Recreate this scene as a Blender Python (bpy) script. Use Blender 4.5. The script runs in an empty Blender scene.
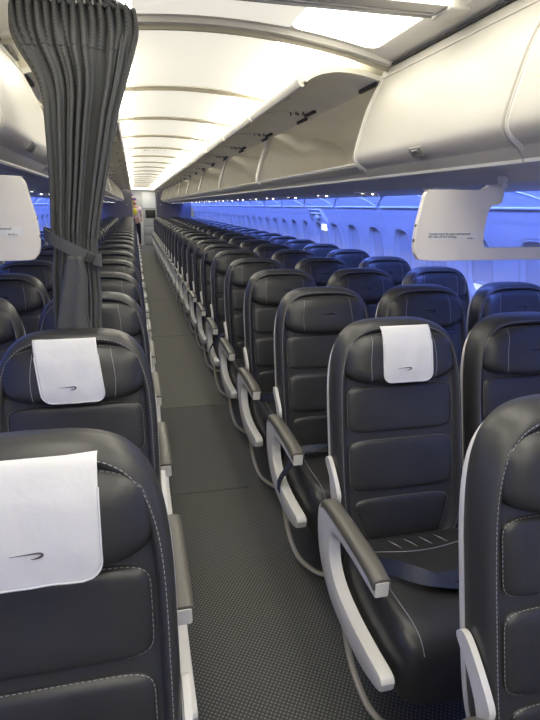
import bpy, bmesh, math, random
from mathutils import Vector, Matrix
random.seed(7)
PI = math.pi
SC = bpy.context.scene
COL = SC.collection
# ------------------------------------------------------------------ materials
def mat(name, col, rough=.5, metal=0, spec=.5, emit=None, estr=0, noise=None, bump=None, sheen=0, coat=0):
    m = bpy.data.materials.new(name); m.use_nodes = True
    nt = m.node_tree; N = nt.nodes; L = nt.links; b = N['Principled BSDF']
    b.inputs['Base Color'].default_value = (*col, 1)
    b.inputs['Roughness'].default_value = rough
    b.inputs['Metallic'].default_value = metal
    b.inputs['Specular IOR Level'].default_value = spec
    if sheen: b.inputs['Sheen Weight'].default_value = sheen
    if coat: b.inputs['Coat Weight'].default_value = coat
    tc = N.new('ShaderNodeTexCoord')
    if emit:
        b.inputs['Emission Color'].default_value = (*emit, 1); b.inputs['Emission Strength'].default_value = estr
    if noise:
        sc_, amt = noise
        n = N.new('ShaderNodeTexNoise'); n.inputs['Scale'].default_value = sc_; n.inputs['Detail'].default_value = 4
        L.new(tc.outputs['Object'], n.inputs['Vector'])
        r = N.new('ShaderNodeValToRGB')
        r.color_ramp.elements[0].position = .3; r.color_ramp.elements[1].position = .7
        r.color_ramp.elements[0].color = (*[c*(1-amt) for c in col], 1)
        r.color_ramp.elements[1].color = (*[min(1, c*(1+amt)) for c in col], 1)
        L.new(n.outputs['Fac'], r.inputs['Fac']); L.new(r.outputs['Color'], b.inputs['Base Color'])
    if bump:
        sc_, st = bump
        n2 = N.new('ShaderNodeTexNoise'); n2.inputs['Scale'].default_value = sc_; n2.inputs['Detail'].default_value = 3
        L.new(tc.outputs['Object'], n2.inputs['Vector'])
        bp = N.new('ShaderNodeBump'); bp.inputs['Strength'].default_value = st; bp.inputs['Distance'].default_value = .004
        L.new(n2.outputs['Fac'], bp.inputs['Height']); L.new(bp.outputs['Normal'], b.inputs['Normal'])
    return m

M = {}
M['leather'] = mat('leather', (.028,.028,.0275), .37, noise=(9,.16), bump=(38,.22), spec=.55)
M['leather_rim'] = mat('leather_rim', (.036,.036,.035), .40, bump=(60,.12), spec=.5)
M['thread'] = mat('thread', (.30,.30,.31), .6)
M['shell'] = mat('shell_plastic', (.62,.61,.58), .4, noise=(6,.03))
M['arm_grey'] = mat('arm_plastic', (.70,.69,.66), .33, noise=(6,.03))
M['arm_pad'] = mat('arm_pad', (.115,.11,.092), .36, bump=(120,.05))
M['tube'] = mat('steel_tube', (.62,.58,.47), .32, metal=.55)
M['dark'] = mat('dark_plastic', (.02,.02,.022), .5)
M['belt'] = mat('belt_webbing', (.020,.026,.050), .55, bump=(300,.15))
M['buckle'] = mat('buckle_metal', (.6,.6,.6), .25, metal=.9)
M['cloth'] = mat('cover_cloth', (.66,.66,.655), .8, noise=(14,.02), bump=(22,.5))
M['emblem'] = mat('emblem_ink', (.07,.05,.07), .5)
M['emboss'] = mat('emboss', (.015,.015,.017), .22)
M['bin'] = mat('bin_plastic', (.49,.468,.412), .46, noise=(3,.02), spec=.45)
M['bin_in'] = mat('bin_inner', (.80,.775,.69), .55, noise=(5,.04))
M['trim'] = mat('trim_plastic', (.70,.68,.62), .4, noise=(4,.02))
M['latch'] = mat('latch_grey', (.22,.21,.19), .4, noise=(9,.03))
M['strip'] = mat('metal_strip', (.50,.50,.50), .28, metal=.7)
M['hinge'] = mat('hinge_black', (.03,.028,.025), .5)
M['wall'] = mat('wall_panel', (.62,.64,.68), .5, noise=(3,.02))
M['recess'] = mat('window_reveal', (.58,.57,.55), .5, noise=(5,.02))
M['shade'] = mat('window_shade', (.58,.58,.60), .5, noise=(5,.02))
M['psu'] = mat('service_channel', (.66,.645,.60), .5, noise=(6,.03))
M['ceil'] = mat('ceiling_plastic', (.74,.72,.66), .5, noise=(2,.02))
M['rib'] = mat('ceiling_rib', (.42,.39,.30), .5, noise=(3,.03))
M['curtain_strap'] = mat('strap_cloth', (.075,.078,.083), .8, bump=(200,.3))
M['bulk'] = mat('bulkhead', (.12,.115,.14), .6, noise=(6,.05))
M['galley'] = mat('galley', (.42,.43,.43), .4, noise=(4,.04))
M['galley2'] = mat('galley_light', (.7,.71,.72), .4, noise=(4,.03))
M['dkcurtain'] = mat('dark_curtain', (.05,.05,.055), .8, noise=(12,.2))
M['panelp'] = mat('divider_plastic', (.66,.625,.55), .42, noise=(4,.02))
M['sticker'] = mat('sticker', (.66,.65,.62), .5, noise=(6,.01))
M['ink'] = mat('ink', (.10,.10,.11), .5)
M['skin'] = mat('skin', (.55,.35,.27), .5, noise=(8,.05))
M['hair'] = mat('hair', (.10,.05,.16), .6, noise=(30,.3))
M['pinkshirt'] = mat('pink_shirt', (.75,.58,.66), .8, noise=(9,.08))
M['vest'] = mat('yellow_vest', (.75,.70,.06), .7, noise=(9,.08))
M['trousers'] = mat('trousers', (.03,.022,.05), .8, noise=(9,.1))
M['notice'] = mat('notice_yellow', (.8,.75,.1), .5, noise=(9,.02))
M['purple'] = mat('notice_purple', (.25,.10,.50), .5, noise=(9,.02))
M['glow'] = mat('reading_bulb', (.9,.9,.9), .4, emit=(1,.93,.8), estr=14)
M['exitglow'] = mat('exit_lamp', (.9,.9,.9), .4, emit=(.85,.93,1), estr=1.3)
M['daylight'] = mat('window_pane', (.7,.75,.8), .3, emit=(.75,.85,1), estr=.45)
M['lamp'] = mat('ceiling_diffuser', (.8,.8,.78), .5, emit=(1,.955,.83), estr=3.6)
M['centre_wash'] = mat('ceiling_centre_wash', (.8,.78,.72), .5, emit=(1,.96,.84), estr=.38)  # side-light wash on the plain centre panel, put in as weak emission

def fabric(name, c1, c2, scale, ang):
    m = bpy.data.materials.new(name); m.use_nodes = True
    nt = m.node_tree; N = nt.nodes; L = nt.links; b = N['Principled BSDF']
    b.inputs['Roughness'].default_value = .85
    tc = N.new('ShaderNodeTexCoord'); mp = N.new('ShaderNodeMapping')
    mp.inputs['Rotation'].default_value = (0, 0, ang)
    L.new(tc.outputs['Object'], mp.inputs['Vector'])
    return m, N, L, b, mp
# carpet: diagonal ribs crossed by fine dots
m, N, L, b, mp = fabric('carpet', None, None, 1, math.radians(33))
w1 = N.new('ShaderNodeTexWave'); w1.inputs['Scale'].default_value = 25; w1.inputs['Distortion'].default_value = .15
w2 = N.new('ShaderNodeTexWave'); w2.bands_direction = 'Y'; w2.inputs['Scale'].default_value = 25
L.new(mp.outputs[0], w1.inputs['Vector']); L.new(mp.outputs[0], w2.inputs['Vector'])
mm = N.new('ShaderNodeMath'); mm.operation = 'MULTIPLY'
L.new(w1.outputs['Fac'], mm.inputs[0]); L.new(w2.outputs['Fac'], mm.inputs[1])
r = N.new('ShaderNodeValToRGB'); r.color_ramp.elements[0].color = (.040,.042,.040,1); r.color_ramp.elements[1].color = (.175,.175,.158,1)
r.color_ramp.elements[0].position = .15; r.color_ramp.elements[1].position = .85
L.new(mm.outputs[0], r.inputs['Fac'])
ns = N.new('ShaderNodeTexNoise'); ns.inputs['Scale'].default_value = 2.2; ns.inputs['Detail'].default_value = 5
mr = N.new('ShaderNodeMapRange'); mr.inputs['To Min'].default_value = .8; mr.inputs['To Max'].default_value = 1.2
L.new(ns.outputs['Fac'], mr.inputs['Value'])
mx = N.new('ShaderNodeVectorMath'); mx.operation = 'SCALE'
L.new(r.outputs['Color'], mx.inputs[0]); L.new(mr.outputs[0], mx.inputs['Scale'])
L.new(mx.outputs[0], b.inputs['Base Color'])
bp = N.new('ShaderNodeBump'); bp.inputs['Strength'].default_value = .5; bp.inputs['Distance'].default_value = .002
L.new(mm.outputs[0], bp.inputs['Height']); L.new(bp.outputs[0], b.inputs['Normal'])
b.inputs['Sheen Weight'].default_value = .15
M['carpet'] = m
M['carpet2'] = mat('aft_carpet', (.125,.125,.108), .85, noise=(60,.15), sheen=.15)
# curtain cloth: fine ribbed weave
m, N, L, b, mp = fabric('curtain_cloth', None, None, 1, 0)
w1 = N.new('ShaderNodeTexWave'); w1.bands_direction = 'DIAGONAL'; w1.inputs['Scale'].default_value = 70
L.new(tc_ := mp.outputs[0], w1.inputs['Vector'])
r = N.new('ShaderNodeValToRGB'); r.color_ramp.elements[0].color = (.052,.054,.056,1); r.color_ramp.elements[1].color = (.105,.108,.108,1)
L.new(w1.outputs['Fac'], r.inputs['Fac']); L.new(r.outputs['Color'], b.inputs['Base Color'])
M['curtain'] = m

# ------------------------------------------------------------------ mesh helpers
class MB:
    def __init__(s): s.v = []; s.f = []; s.mi = []
    def add(s, vs, fs, mi=0):
        o = len(s.v); s.v += [tuple(v) for v in vs]
        for f in fs: s.f.append(tuple(i+o for i in f)); s.mi.append(mi)
    def box(s, x0, x1, y0, y1, z0, z1, bev=0, mi=0, T=None):
        bm = bmesh.new(); bmesh.ops.create_cube(bm, size=1)
        for v in bm.verts: v.co = Vector(((x0+x1)/2+v.co.x*(x1-x0), (y0+y1)/2+v.co.y*(y1-y0), (z0+z1)/2+v.co.z*(z1-z0)))
        if bev: bmesh.ops.bevel(bm, geom=bm.edges[:], offset=bev, segments=3, profile=.5, affect='EDGES')
        bm.verts.index_update()
        s.add([(T @ v.co if T else v.co) for v in bm.verts], [[v.index for v in f.verts] for f in bm.faces], mi)
        bm.free()
    def tube(s, pts, r, n=8, closed=False, mi=0, flat=1.0):
        pts = [Vector(p) for p in pts]; m = len(pts); rings = []
        up = Vector((0.123, .31, .94)).normalized(); prev = None
        for i, p in enumerate(pts):
            if closed: d = pts[(i+1) % m]-pts[i-1]
            else: d = pts[min(i+1, m-1)]-pts[max(i-1, 0)]
            d.normalize()
            a = prev if prev is not None else d.cross(up)
            a = (a-d*a.dot(d))
            if a.length < 1e-6: a = d.orthogonal()
            a.normalize(); bb = d.cross(a); prev = a
            rr = r[i] if isinstance(r, (list, tuple)) else r
            rings.append([p+a*rr*math.cos(2*PI*k/n)+bb*rr*flat*math.sin(2*PI*k/n) for k in range(n)])
        vs = [v for R in rings for v in R]; fs = []
        for i in range(m if closed else m-1):
            j = (i+1) % m
            for k in range(n): fs.append((i*n+k, i*n+(k+1) % n, j*n+(k+1) % n, j*n+k))
        if not closed: fs.append(tuple(range(n))[::-1]); fs.append(tuple((m-1)*n+k for k in range(n)))
        s.add(vs, fs, mi)
    def extrude(s, poly, a, b, axis='y', mi=0):
        n = len(poly)
        def P(p, t):
            return (p[0], t, p[1]) if axis == 'y' else ((t, p[0], p[1]) if axis == 'x' else (p[0], p[1], t))
        vs = [P(p, a) for p in poly]+[P(p, b) for p in poly]
        fs = [(i, (i+1) % n, n+(i+1) % n, n+i) for i in range(n)]
        fs += [tuple(range(n))[::-1], tuple(range(n, 2*n))]
        s.add(vs, fs, mi)
    def sheet(s, grid, mi=0):
        R = len(grid); C_ = len(grid[0])
        s.add([p for row in grid for p in row], [(i*C_+j, i*C_+j+1, (i+1)*C_+j+1, (i+1)*C_+j) for i in range(R-1) for j in range(C_-1)], mi)
    def mesh(s, name, mats, angle=35):
        me = bpy.data.meshes.new(name); me.from_pydata(s.v, [], s.f)
        for m in (mats if isinstance(mats, (list, tuple)) else [mats]): me.materials.append(M[m] if isinstance(m, str) else m)
        me.polygons.foreach_set('material_index', s.mi)
        bm = bmesh.new(); bm.from_mesh(me); bmesh.ops.recalc_face_normals(bm, faces=bm.faces); bm.to_mesh(me); bm.free()
        me.polygons.foreach_set('use_smooth', [True]*len(me.polygons)); me.set_sharp_from_angle(angle=math.radians(angle)); me.update()
        return me
    def build(s, name, mats, parent=None, angle=35):
        return link(name, s.mesh(name, mats, angle), parent)
def link(name, data, parent=None):
    o = bpy.data.objects.new(name, data); COL.objects.link(o)
    if parent: o.parent = parent
    return o
def tag(o, label, cat, group=None, kind=None):
    if label: o['label'] = label
    if cat: o['category'] = cat
    if group: o['group'] = group
    if kind: o['kind'] = kind
    return o
def struct(o): o['kind'] = 'structure'; return o
def empty(name, loc, label, cat, group=None):
    o = bpy.data.objects.new(name, None); COL.objects.link(o); o.location = loc; o.empty_display_size = .1
    return tag(o, label, cat, group)
def copy_tree(o, parent=None):
    c = o.copy(); COL.objects.link(c); c.parent = parent
    for ch in KIDS.get(o.name, []): copy_tree(ch, c)
    return c
KIDS = {}
def reg(root):
    def rec(o):
        KIDS[o.name] = [c for c in ALL if c.parent == o]
        for c in KIDS[o.name]: rec(c)
    ALL = list(bpy.data.objects); rec(root)
def spline(pts, n=6, closed=False):
    P = [Vector(p) if len(p) == 3 else Vector((p[0], p[1], 0)) for p in pts]; out = []; m = len(P)
    rng = range(m if closed else m-1)
    for i in rng:
        p0 = P[(i-1) % m] if closed or i > 0 else P[0]; p1 = P[i]; p2 = P[(i+1) % m]
        p3 = P[(i+2) % m] if closed or i+2 < m else P[-1]
        for k in range(n):
            t = k/n
            out.append(.5*((2*p1)+(p2-p0)*t+(2*p0-5*p1+4*p2-p3)*t*t+(3*p1-p0-3*p2+p3)*t**3))
    if not closed: out.append(P[-1])
    return [tuple(q) for q in out] if len(pts[0]) == 3 else [(q.x, q.y) for q in out]

# ------------------------------------------------------------------ seat geometry (local: x across, y aft, z up; faces -y)
TL = .2135
def bp_(x, z, w):                      # point on the reclined back: w = distance in front of the plane
    return (x, (z-.43)*TL-w+.03, z)
def sgn(a): return -1 if a < 0 else 1
class Pad:
    def __init__(s, cx, cz, a, b, n, w0, T, q=8, taper=0, arc=0, pw=.5):
        s.__dict__.update(cx=cx, cz=cz, a=a, b=b, n=n, w0=w0, T=T, q=q, taper=taper, arc=arc, pw=pw)
    def xz(s, r, th):
        c, n = math.cos(th), s.n; si = math.sin(th)
        x = s.a*r*sgn(c)*abs(c)**(2/n); z = s.b*r*sgn(si)*abs(si)**(2/n)
        x *= 1+s.taper*z/s.b
        z2 = z+s.arc*(1-(x/s.a)**2)*(z/s.b)
        return s.cx+x, s.cz+z2
    def h(s, r): return s.T*max(0, 1-min(1, r)**s.q)**s.pw
    def rr(s, x, z):
        dz = (z-s.cz); dx = x-s.cx
        dz0 = dz/(1+s.arc*(1-(dx/s.a)**2)/s.b)
        dx0 = dx/(1+s.taper*dz0/s.b)
        return ((abs(dx0)/s.a)**s.n+(abs(dz0)/s.b)**s.n)**(1/s.n)
    def w(s, x, z): return s.w0+s.h(s.rr(x, z))
    def add(s, mb, N=56, rings=(1, .995, .98, .96, .93, .88, .8, .65, .45, .2), P=bp_):
        vs = []; fs = []
        # skirt below
        lv = [(1, -.012)]+[(r, s.h(r)) for r in rings]
        for r, h in lv:
            for k in range(N):
                x, z = s.xz(r, 2*PI*k/N); vs.append(P(x, z, s.w0+h))
        c = len(vs); vs.append(P(s.cx, s.cz+0, s.w0+s.h(0)))
        for i in range(len(lv)-1):
            for k in range(N): fs.append((i*N+k, i*N+(k+1) % N, (i+1)*N+(k+1) % N, (i+1)*N+k))
        b0 = (len(lv)-1)*N
        for k in range(N): fs.append((b0+k, b0+(k+1) % N, c))
        mb.add(vs, fs)
    def outline(s, r, N=56): return [s.xz(r, 2*PI*k/N) for k in range(N)]

def dashes(mb, pts, rad=.00085, dash=.0062, gap=.0034):
    pts = [Vector(p) for p in pts]; acc = 0; pos = 0
    segs = [(pts[i], pts[i+1], (pts[i+1]-pts[i]).length) for i in range(len(pts)-1)]
    tot = sum(x[2] for x in segs)
    def at(t):
        for a, b_, l in segs:
            if t <= l: return a+(b_-a)*(t/l if l else 0)
            t -= l
        return pts[-1]
    t = 0
    while t+dash < tot:
        mb.tube([at(t), at(t+dash)], rad, n=4); t += dash+gap

# the back body with raised rim
BC, BH, BA, BN = .769, .386, .233, 4.3
body = Pad(0, BC, BA, BH, BN, 0, .0, arc=.012)
def rim_h(r):
    tb = [(0,.016),(.83,.016),(.86,.018),(.885,.028),(.91,.036),(.95,.038),(.98,.031),(1,.012)]
    for (a, ha), (b_, hb) in zip(tb, tb[1:]):
        if r <= b_:
            t = (r-a)/(b_-a); t = t*t*(3-2*t); return ha+(hb-ha)*t
    return .022
def back_mesh():
    mb = MB(); N = 80; vs = []; fs = []
    def ring(d, k):
        x, z = body.xz(1, 2*PI*k/N); return x*(BA-d)/BA, BC+(z-BC)*(BH-d)/BH
    lv = [(.020, -.056), (.004, -.053), (0, -.048), (-.001, -.02), (0, .008), (.002, .018), (.006, .027), (.011, .033), (.017, .035), (.022, .0335), (.026, .029), (.029, .022), (.033, .016), (.05, .015), (.12, .015)]
    for d, h in lv:
        for k in range(N):
            x, z = ring(d, k); vs.append(bp_(x, z, h))
    for i in range(len(lv)-1):
        for k in range(N): fs.append((i*N+k, i*N+(k+1) % N, (i+1)*N+(k+1) % N, (i+1)*N+k))
    fs.append(tuple((len(lv)-1)*N+k for k in range(N)))
    mb.add(vs, fs); return mb.mesh('backrest', 'leather_rim', 60)
def shell_mesh():
    mb = MB(); N = 80; vs = []; fs = []
    lv = [(.96, -.050), (1.004, -.0485), (1.009, -.053), (1.006, -.064), (.97, -.074), (.8, -.082), (.5, -.084)]
    sc = Pad(0, BC-.01, BA+.001, BH-.012, BN, 0, 0, arc=.012)
    for r, h in lv:
        for k in range(N):
            x, z = sc.xz(r, 2*PI*k/N); vs.append(bp_(x, z, h))
    for i in range(len(lv)-1):
        for k in range(N): fs.append((i*N+k, i*N+(k+1) % N, (i+1)*N+(k+1) % N, (i+1)*N+k))
    fs.append(tuple((len(lv)-1)*N+k for k in range(N)))
    mb.add(vs, fs)
    # tray table and literature pocket on the rear
    mb.box(-.19, .19, (.80-.43)*TL+.108, (.80-.43)*TL+.134, .62, .93, .008)
    return mb.mesh('back_shell', 'shell', 40)
head = Pad(0, 1.048, .2045, .0815, 3.5, .010, .050, q=5.5, arc=.006, taper=-.03)
p_up = Pad(0, .880, .195, .079, 7.5, .012, .017, q=14)
p_mid = Pad(0, .691, .193, .087, 7.5, .012, .017, q=14)
p_low = Pad(0, .507, .160, .074, 6, .012, .014, q=14, taper=.16)
def head_mesh():
    mb = MB(); head.add(mb, N=72, rings=(1, .995, .98, .95, .9, .84, .76, .66, .54, .4, .25, .12)); return mb.mesh('headrest', 'leather', 60)
def on(p, x, z, e=.0004): return bp_(x, z, p.w(x, z)+e)
def head_stitch():
    mb = MB()
    for s in (-1, 1):
        mb.tube([on(head, s*(.112+.006*math.sin((z-.97)*25)), z, -.0004) for z in [.976+.0105*i for i in range(15)]], .0010, n=5)
    dashes(mb, [on(head, *head.xz(.955, th), e=.0002) for th in [PI*.02+PI*.96*i/40 for i in range(41)]], rad=.0006)
    # rim stitching all round the inner side of the border
    ol = [(x*(BA-.016)/BA, BC+(z-BC)*(BH-.016)/BH) for x, z in body.outline(1, 90)]
    dashes(mb, [bp_(x, z, .0354) for x, z in (ol[68:]+ol[:55])])
    return mb.mesh('stitching', 'thread')
def pad_mesh(p):
    mb = MB(); p.add(mb); return mb.mesh('back_cushion', 'leather', 60)
def pad_stitch(p):
    mb = MB(); pts = [bp_(*p.xz(.985, 2*PI*k/72), p.w0+p.h(.985)+.0004) for k in range(73)]
    dashes(mb, pts); return mb.mesh('stitching', 'thread')
# seat cushion
def CP(x, y, w):                       # cushion frame: top dips to the rear, front rolls down
    z = .385+w-.012*max(0, (y+.1)/.1)*0
    f = max(0, (-.37-y)/.12)
    return (x, y, z+.004-.034*f*f-.006*(1-((x)/.24)**2))
cush = Pad(0, -.240, .248, .245, 8, 0, .092, q=16)
def cushion_mesh():
    mb = MB(); N = 72; vs = []; fs = []
    lv = [(.93, -.09), (.985, -.085), (1.0, -.07), (1, -.02)]+[(r, cush.h(r)) for r in (1, .995, .985, .97, .95, .92, .87, .8, .65, .45, .2)]
    for r, h in lv:
        for k in range(N):
            x, y = cush.xz(r, 2*PI*k/N); vs.append(CP(x, y, h))
    for i in range(len(lv)-1):
        for k in range(N): fs.append((i*N+k, i*N+(k+1) % N, (i+1)*N+(k+1) % N, (i+1)*N+k))
    fs.append(tuple(range(N))[::-1]); fs.append(tuple((len(lv)-1)*N+k for k in range(N)))
    mb.add(vs, fs); return mb.mesh('seat_cushion', 'leather', 60)
def oc(x, y, e=.0006): return CP(x, y, cush.h(cush.rr(x, y))+e)
def cushion_stitch():
    mb = MB()
    for s in (-1, 1):
        mb.tube([oc(s*(.178+.012*math.sin((-.03-y)*6)), y) for y in [-.03-.0130*i for i in range(35)]], .0012, n=5)
    mb.tube([oc(x, -.11-.012*math.cos(x*14)) for x in [-.16+.02*i for i in range(17)]], .0012, n=5)
    for k in range(4):
        x = -.09+.055*k; mb.tube([oc(x, -.05, .0), oc(x+.012, -.075, .0012), oc(x+.026, -.10, 0)], [.0005, .002, .0005], n=6)
    return mb.mesh('stitching', 'thread')
def pan_mesh():
    mb = MB(); mb.box(-.225, .225, -.46, .0, .275, .335, .015); mb.box(-.16, .16, -.40, -.06, .205, .29, .02)
    return mb.mesh('seat_pan', 'dark')
# aisle armrest: C-shaped frame open to the front, pad on top.  s = side of the seat on which the aisle lies
def c_outline():
    o = [(-.405,.611),(-.30,.615),(-.16,.618),(-.04,.620),(.015,.609),(.048,.575),(.056,.52),(.040,.44),(-.01,.37),(-.09,.322),(-.20,.300),(-.335,.298),(-.43,.318),(-.468,.335)]
    i = [(-.475,.362),(-.455,.378),(-.36,.375),(-.24,.378),(-.14,.398),(-.082,.440),(-.062,.50),(-.075,.545),(-.12,.565),(-.22,.572),(-.32,.570),(-.402,.568)]
    return spline(o, 4)+spline(i, 4)
def arm_mesh(sx, w=.040):
    bm = bmesh.new(); pl = c_outline(); x0, x1 = sx-w/2, sx+w/2
    a = [bm.verts.new((x0, p[0], p[1])) for p in pl]; b_ = [bm.verts.new((x1, p[0], p[1])) for p in pl]; n = len(pl)
    for k in range(n): bm.faces.new((a[k], a[(k+1) % n], b_[(k+1) % n], b_[k]))
    f1 = bm.faces.new(a[::-1]); f2 = bm.faces.new(b_)
    bm.normal_update()
    ed = [e for e in bm.edges if (f1 in e.link_faces or f2 in e.link_faces)]
    bmesh.ops.bevel(bm, geom=ed, offset=.006, segments=2, profile=.6, affect='EDGES')
    bmesh.ops.triangulate(bm, faces=[f for f in bm.faces if len(f.verts) > 4])
    me = bpy.data.meshes.new('armrest'); bm.to_mesh(me); bm.free(); me.materials.append(M['arm_grey'])
    me.polygons.foreach_set('use_smooth', [True]*len(me.polygons)); me.set_sharp_from_angle(angle=math.radians(28)); return me
def armpad_mesh(sx, w=.050):
    mb = MB()
    top = spline([(-.402,.624),(-.34,.636),(-.20,.640),(-.06,.639),(-.005,.632),(.030,.609)], 4)
    bot = [(.026,.600),(-.05,.612),(-.16,.606),(-.30,.598),(-.402,.592)]
    T = None; secs = []
    # rounded cross-section along the arm
    prof = [(-.5, -.9), (-.5, -.25), (-.44, .12), (-.3, .3), (0, .36), (.3, .3), (.44, .12), (.5, -.25), (.5, -.9)]
    L_ = len(top); vs = []; fs = []
    for i, (y, z) in enumerate(top):
        e = 1-.25*max(0, (i-L_+5)/5)
        for px, pz in prof: vs.append((sx+px*w*e, y, z-.012+pz*.022))
    n = len(prof)
    for i in range(L_-1):
        for k in range(n): fs.append((i*n+k, i*n+(k+1) % n, (i+1)*n+(k+1) % n, (i+1)*n+k))
    fs.append(tuple(range(n))); fs.append(tuple((L_-1)*n+k for k in range(n))[::-1])
    mb.add(vs, fs); return mb.mesh('armrest_pad', 'arm_pad', 45)
def midarm_mesh(sx):
    mb = MB(); mb.box(sx-.0205, sx+.0205, -.38, .02, .575, .608, .010); mb.box(sx-.015, sx+.015, -.02, .05, .43, .60, .008); return mb.mesh('armrest', 'arm_grey')
def midpad_mesh(sx):
    mb = MB(); mb.box(sx-.0215, sx+.0215, -.375, .01, .600, .628, .011); return mb.mesh('armrest_pad', 'arm_pad')
def hoop_mesh(s):                       # transverse tube hoop below the aisle arm
    mb = MB()
    pth = spline([(s*x, y, z) for x, y, z in ((.258,-.08,.32),(.256,-.12,.22),(.25,-.18,.13),(.235,-.27,.07),(.20,-.33,.045),(.15,-.37,.03),(.05,-.385,.025),(-.1,-.385,.025),(-.18,-.36,.05),(-.21,-.3,.12),(-.21,-.2,.28))], 5)
    mb.tube(pth, .0105, n=10)
    mb.box(s*.262-.016, s*.262+.016, -.13, -.07, .27, .335, .006)
    return mb.mesh('leg', 'tube')
def leg_mesh():
    mb = MB()
    mb.tube([(.05, -.40, .29), (.05, -.40, .03)], .014, n=8); mb.tube([(.05, -.03, .29), (.05, .06, .03)], .014, n=8)
    mb.tube([(.05, -.40, .03), (.05, .06, .03)], .012, n=8); mb.tube([(.05, -.38, .27), (.05, .04, .05)], .009, n=8)
    mb.box(.03, .07, -.44, .10, .0, .022, .004)
    return mb.mesh('leg', 'dark')
def bracket_mesh(s):                    # pale pivot bracket where the arm meets the shell
    mb = MB()
    o = [(.015,.60),(.02,.632),(.08,.692),(.115,.714),(.136,.706),(.138,.688),(.10,.655),(.06,.605),(.04,.56),(.02,.56)]
    mb.extrude(spline(o, 3, True), s*.243-.007, s*.243+.007, 'x')
    return mb.mesh('hinge_bracket', 'shell')
def emblem_mesh(P, sc, m, name='emblem', rad=.0013):
    mb = MB()
    pth = [(-.5, 0), (-.25, .01), (.05, .02), (.28, .03), (.42, .015), (.47, -.03), (.40, -.09), (.26, -.13), (.12, -.135)]
    pts = spline(pth, 4); n = len(pts)
    mb.tube([P(x*sc, z*sc) for x, z in pts], [rad*(.25+1.1*math.sin(PI*min(1, (i+1)/n)**1.4)) for i in range(n)], n=5)
    return mb.mesh(name, m)
def ribbon(path, width, thick=.0022, axis=None):
    """flat strap along path; axis = per-point width direction"""
    mb = MB(); vs = []; n = len(path); fs = []
    for i, p in enumerate(path):
        p = Vector(p); d = (Vector(path[min(i+1, n-1)])-Vector(path[max(i-1, 0)])).normalized()
        a = Vector(axis[i] if isinstance(axis, list) else axis); a = (a-d*a.dot(d)).normalized(); nn = d.cross(a)
        for u, v in ((-.5, -.5), (.5, -.5), (.5, .5), (-.5, .5)): vs.append(p+a*u*width+nn*v*thick)
    for i in range(n-1):
        for k in range(4): fs.append((i*4+k, i*4+(k+1) % 4, (i+1)*4+(k+1) % 4, (i+1)*4+k))
    fs += [(3, 2, 1, 0), tuple((n-1)*4+k for k in range(4))]
    mb.add(vs, fs); return mb
def belt_mesh(var):
    if var == 0:
        P = spline([(-.215,-.05,.44),(-.215,-.15,.485),(-.16,-.235,.515),(-.08,-.295,.51),(.02,-.32,.487),(.12,-.325,.484),(.195,-.28,.480),(.222,-.15,.46),(.225,-.05,.43)], 5)
        ax = [(0, math.cos(t), math.sin(t)) for t in [1.1*math.sin(i*.16+.3) for i in range(len(P))]]
        mb = ribbon(P, .046, axis=ax)
        P2 = spline([(-.08,-.29,.502),(0,-.275,.488),(.10,-.265,.485),(.20,-.24,.480)], 5)
        mb2 = ribbon(P2, .044, axis=(0, 1, .05)); mb.add(mb2.v, mb2.f)
    else:
        P = spline([(-.225,-.06,.47),(-.225,-.14,.488),(-.12,-.16,.52),(-.03,-.14,.515),(.05,-.17,.48),(.13,-.13,.50),(.20,-.10,.475),(.225,-.04,.45)], 5)
        ax = [(0, math.cos(t), math.sin(t)) for t in [.9*math.sin(i*.2+1) for i in range(len(P))]]
        mb = ribbon(P, .046, axis=ax)
        P2 = spline([(-.13,-.15,.512),(-.20,-.17,.50),(-.262,-.20,.46),(-.30,-.20,.40),(-.305,-.20,.35)], 5)
        mb2 = ribbon(P2, .040, axis=(0, 1, .05)); mb.add(mb2.v, mb2.f)
    return mb.mesh('seat_belt', 'belt')
def buckle_mesh():
    mb = MB(); mb.box(-.055, .0, -.285, -.235, .482, .498, .004); return mb.mesh('buckle', 'buckle')

MS = dict(back=back_mesh(), shell=shell_mesh(), head=head_mesh(), hst=head_stitch(), cu=cushion_mesh(), cst=cushion_stitch(), pan=pan_mesh(), leg=leg_mesh(),
          pads=[(pad_mesh(p), pad_stitch(p)) for p in (p_up, p_mid, p_low)], belt=[belt_mesh(0), belt_mesh(1)], buckle=buckle_mesh())
hz = 1.055
MS['emb'] = emblem_mesh(lambda x, z: on(head, x, hz+z, .0), .068, 'emboss', rad=.0022)
def make_seat(kind, s, belt=None):
    """kind aisle/middle/window; s = direction towards the aisle"""
    r = bpy.data.objects.new('aircraft_seat', None); COL.objects.link(r); r.empty_display_size = .1
    L_ = link
    L_('back_shell', MS['shell'], r); bk = L_('backrest', MS['back'], r)
    h = L_('headrest', MS['head'], r); L_('stitching', MS['hst'], h); L_('emblem', MS['emb'], h)
    for a, b_ in MS['pads']: c = L_('back_cushion', a, r); L_('stitching', b_, c)
    c = L_('seat_cushion', MS['cu'], r); L_('stitching', MS['cst'], c)
    L_('seat_pan', MS['pan'], r)
    if kind == 'aisle':
        k = ('arm', s)
        ax_ = .281 if s < 0 else .262
        if k not in MS: MS[k] = (arm_mesh(s*ax_), armpad_mesh(s*ax_), hoop_mesh(s), bracket_mesh(s))
        a = L_('armrest', MS[k][0], r); L_('armrest_pad', MS[k][1], a); L_('leg', MS[k][2], r); L_('hinge_bracket', MS[k][3], r)
    else:
        k = ('mid', s)
        if k not in MS: MS[k] = (midarm_mesh(s*.256), midpad_mesh(s*.256))
        a = L_('armrest', MS[k][0], r); L_('armrest_pad', MS[k][1], a); L_('leg', MS['leg'], r)
    if belt is not None: L_('seat_belt', MS['belt'][belt], r)
    return r
proto = {}
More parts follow.
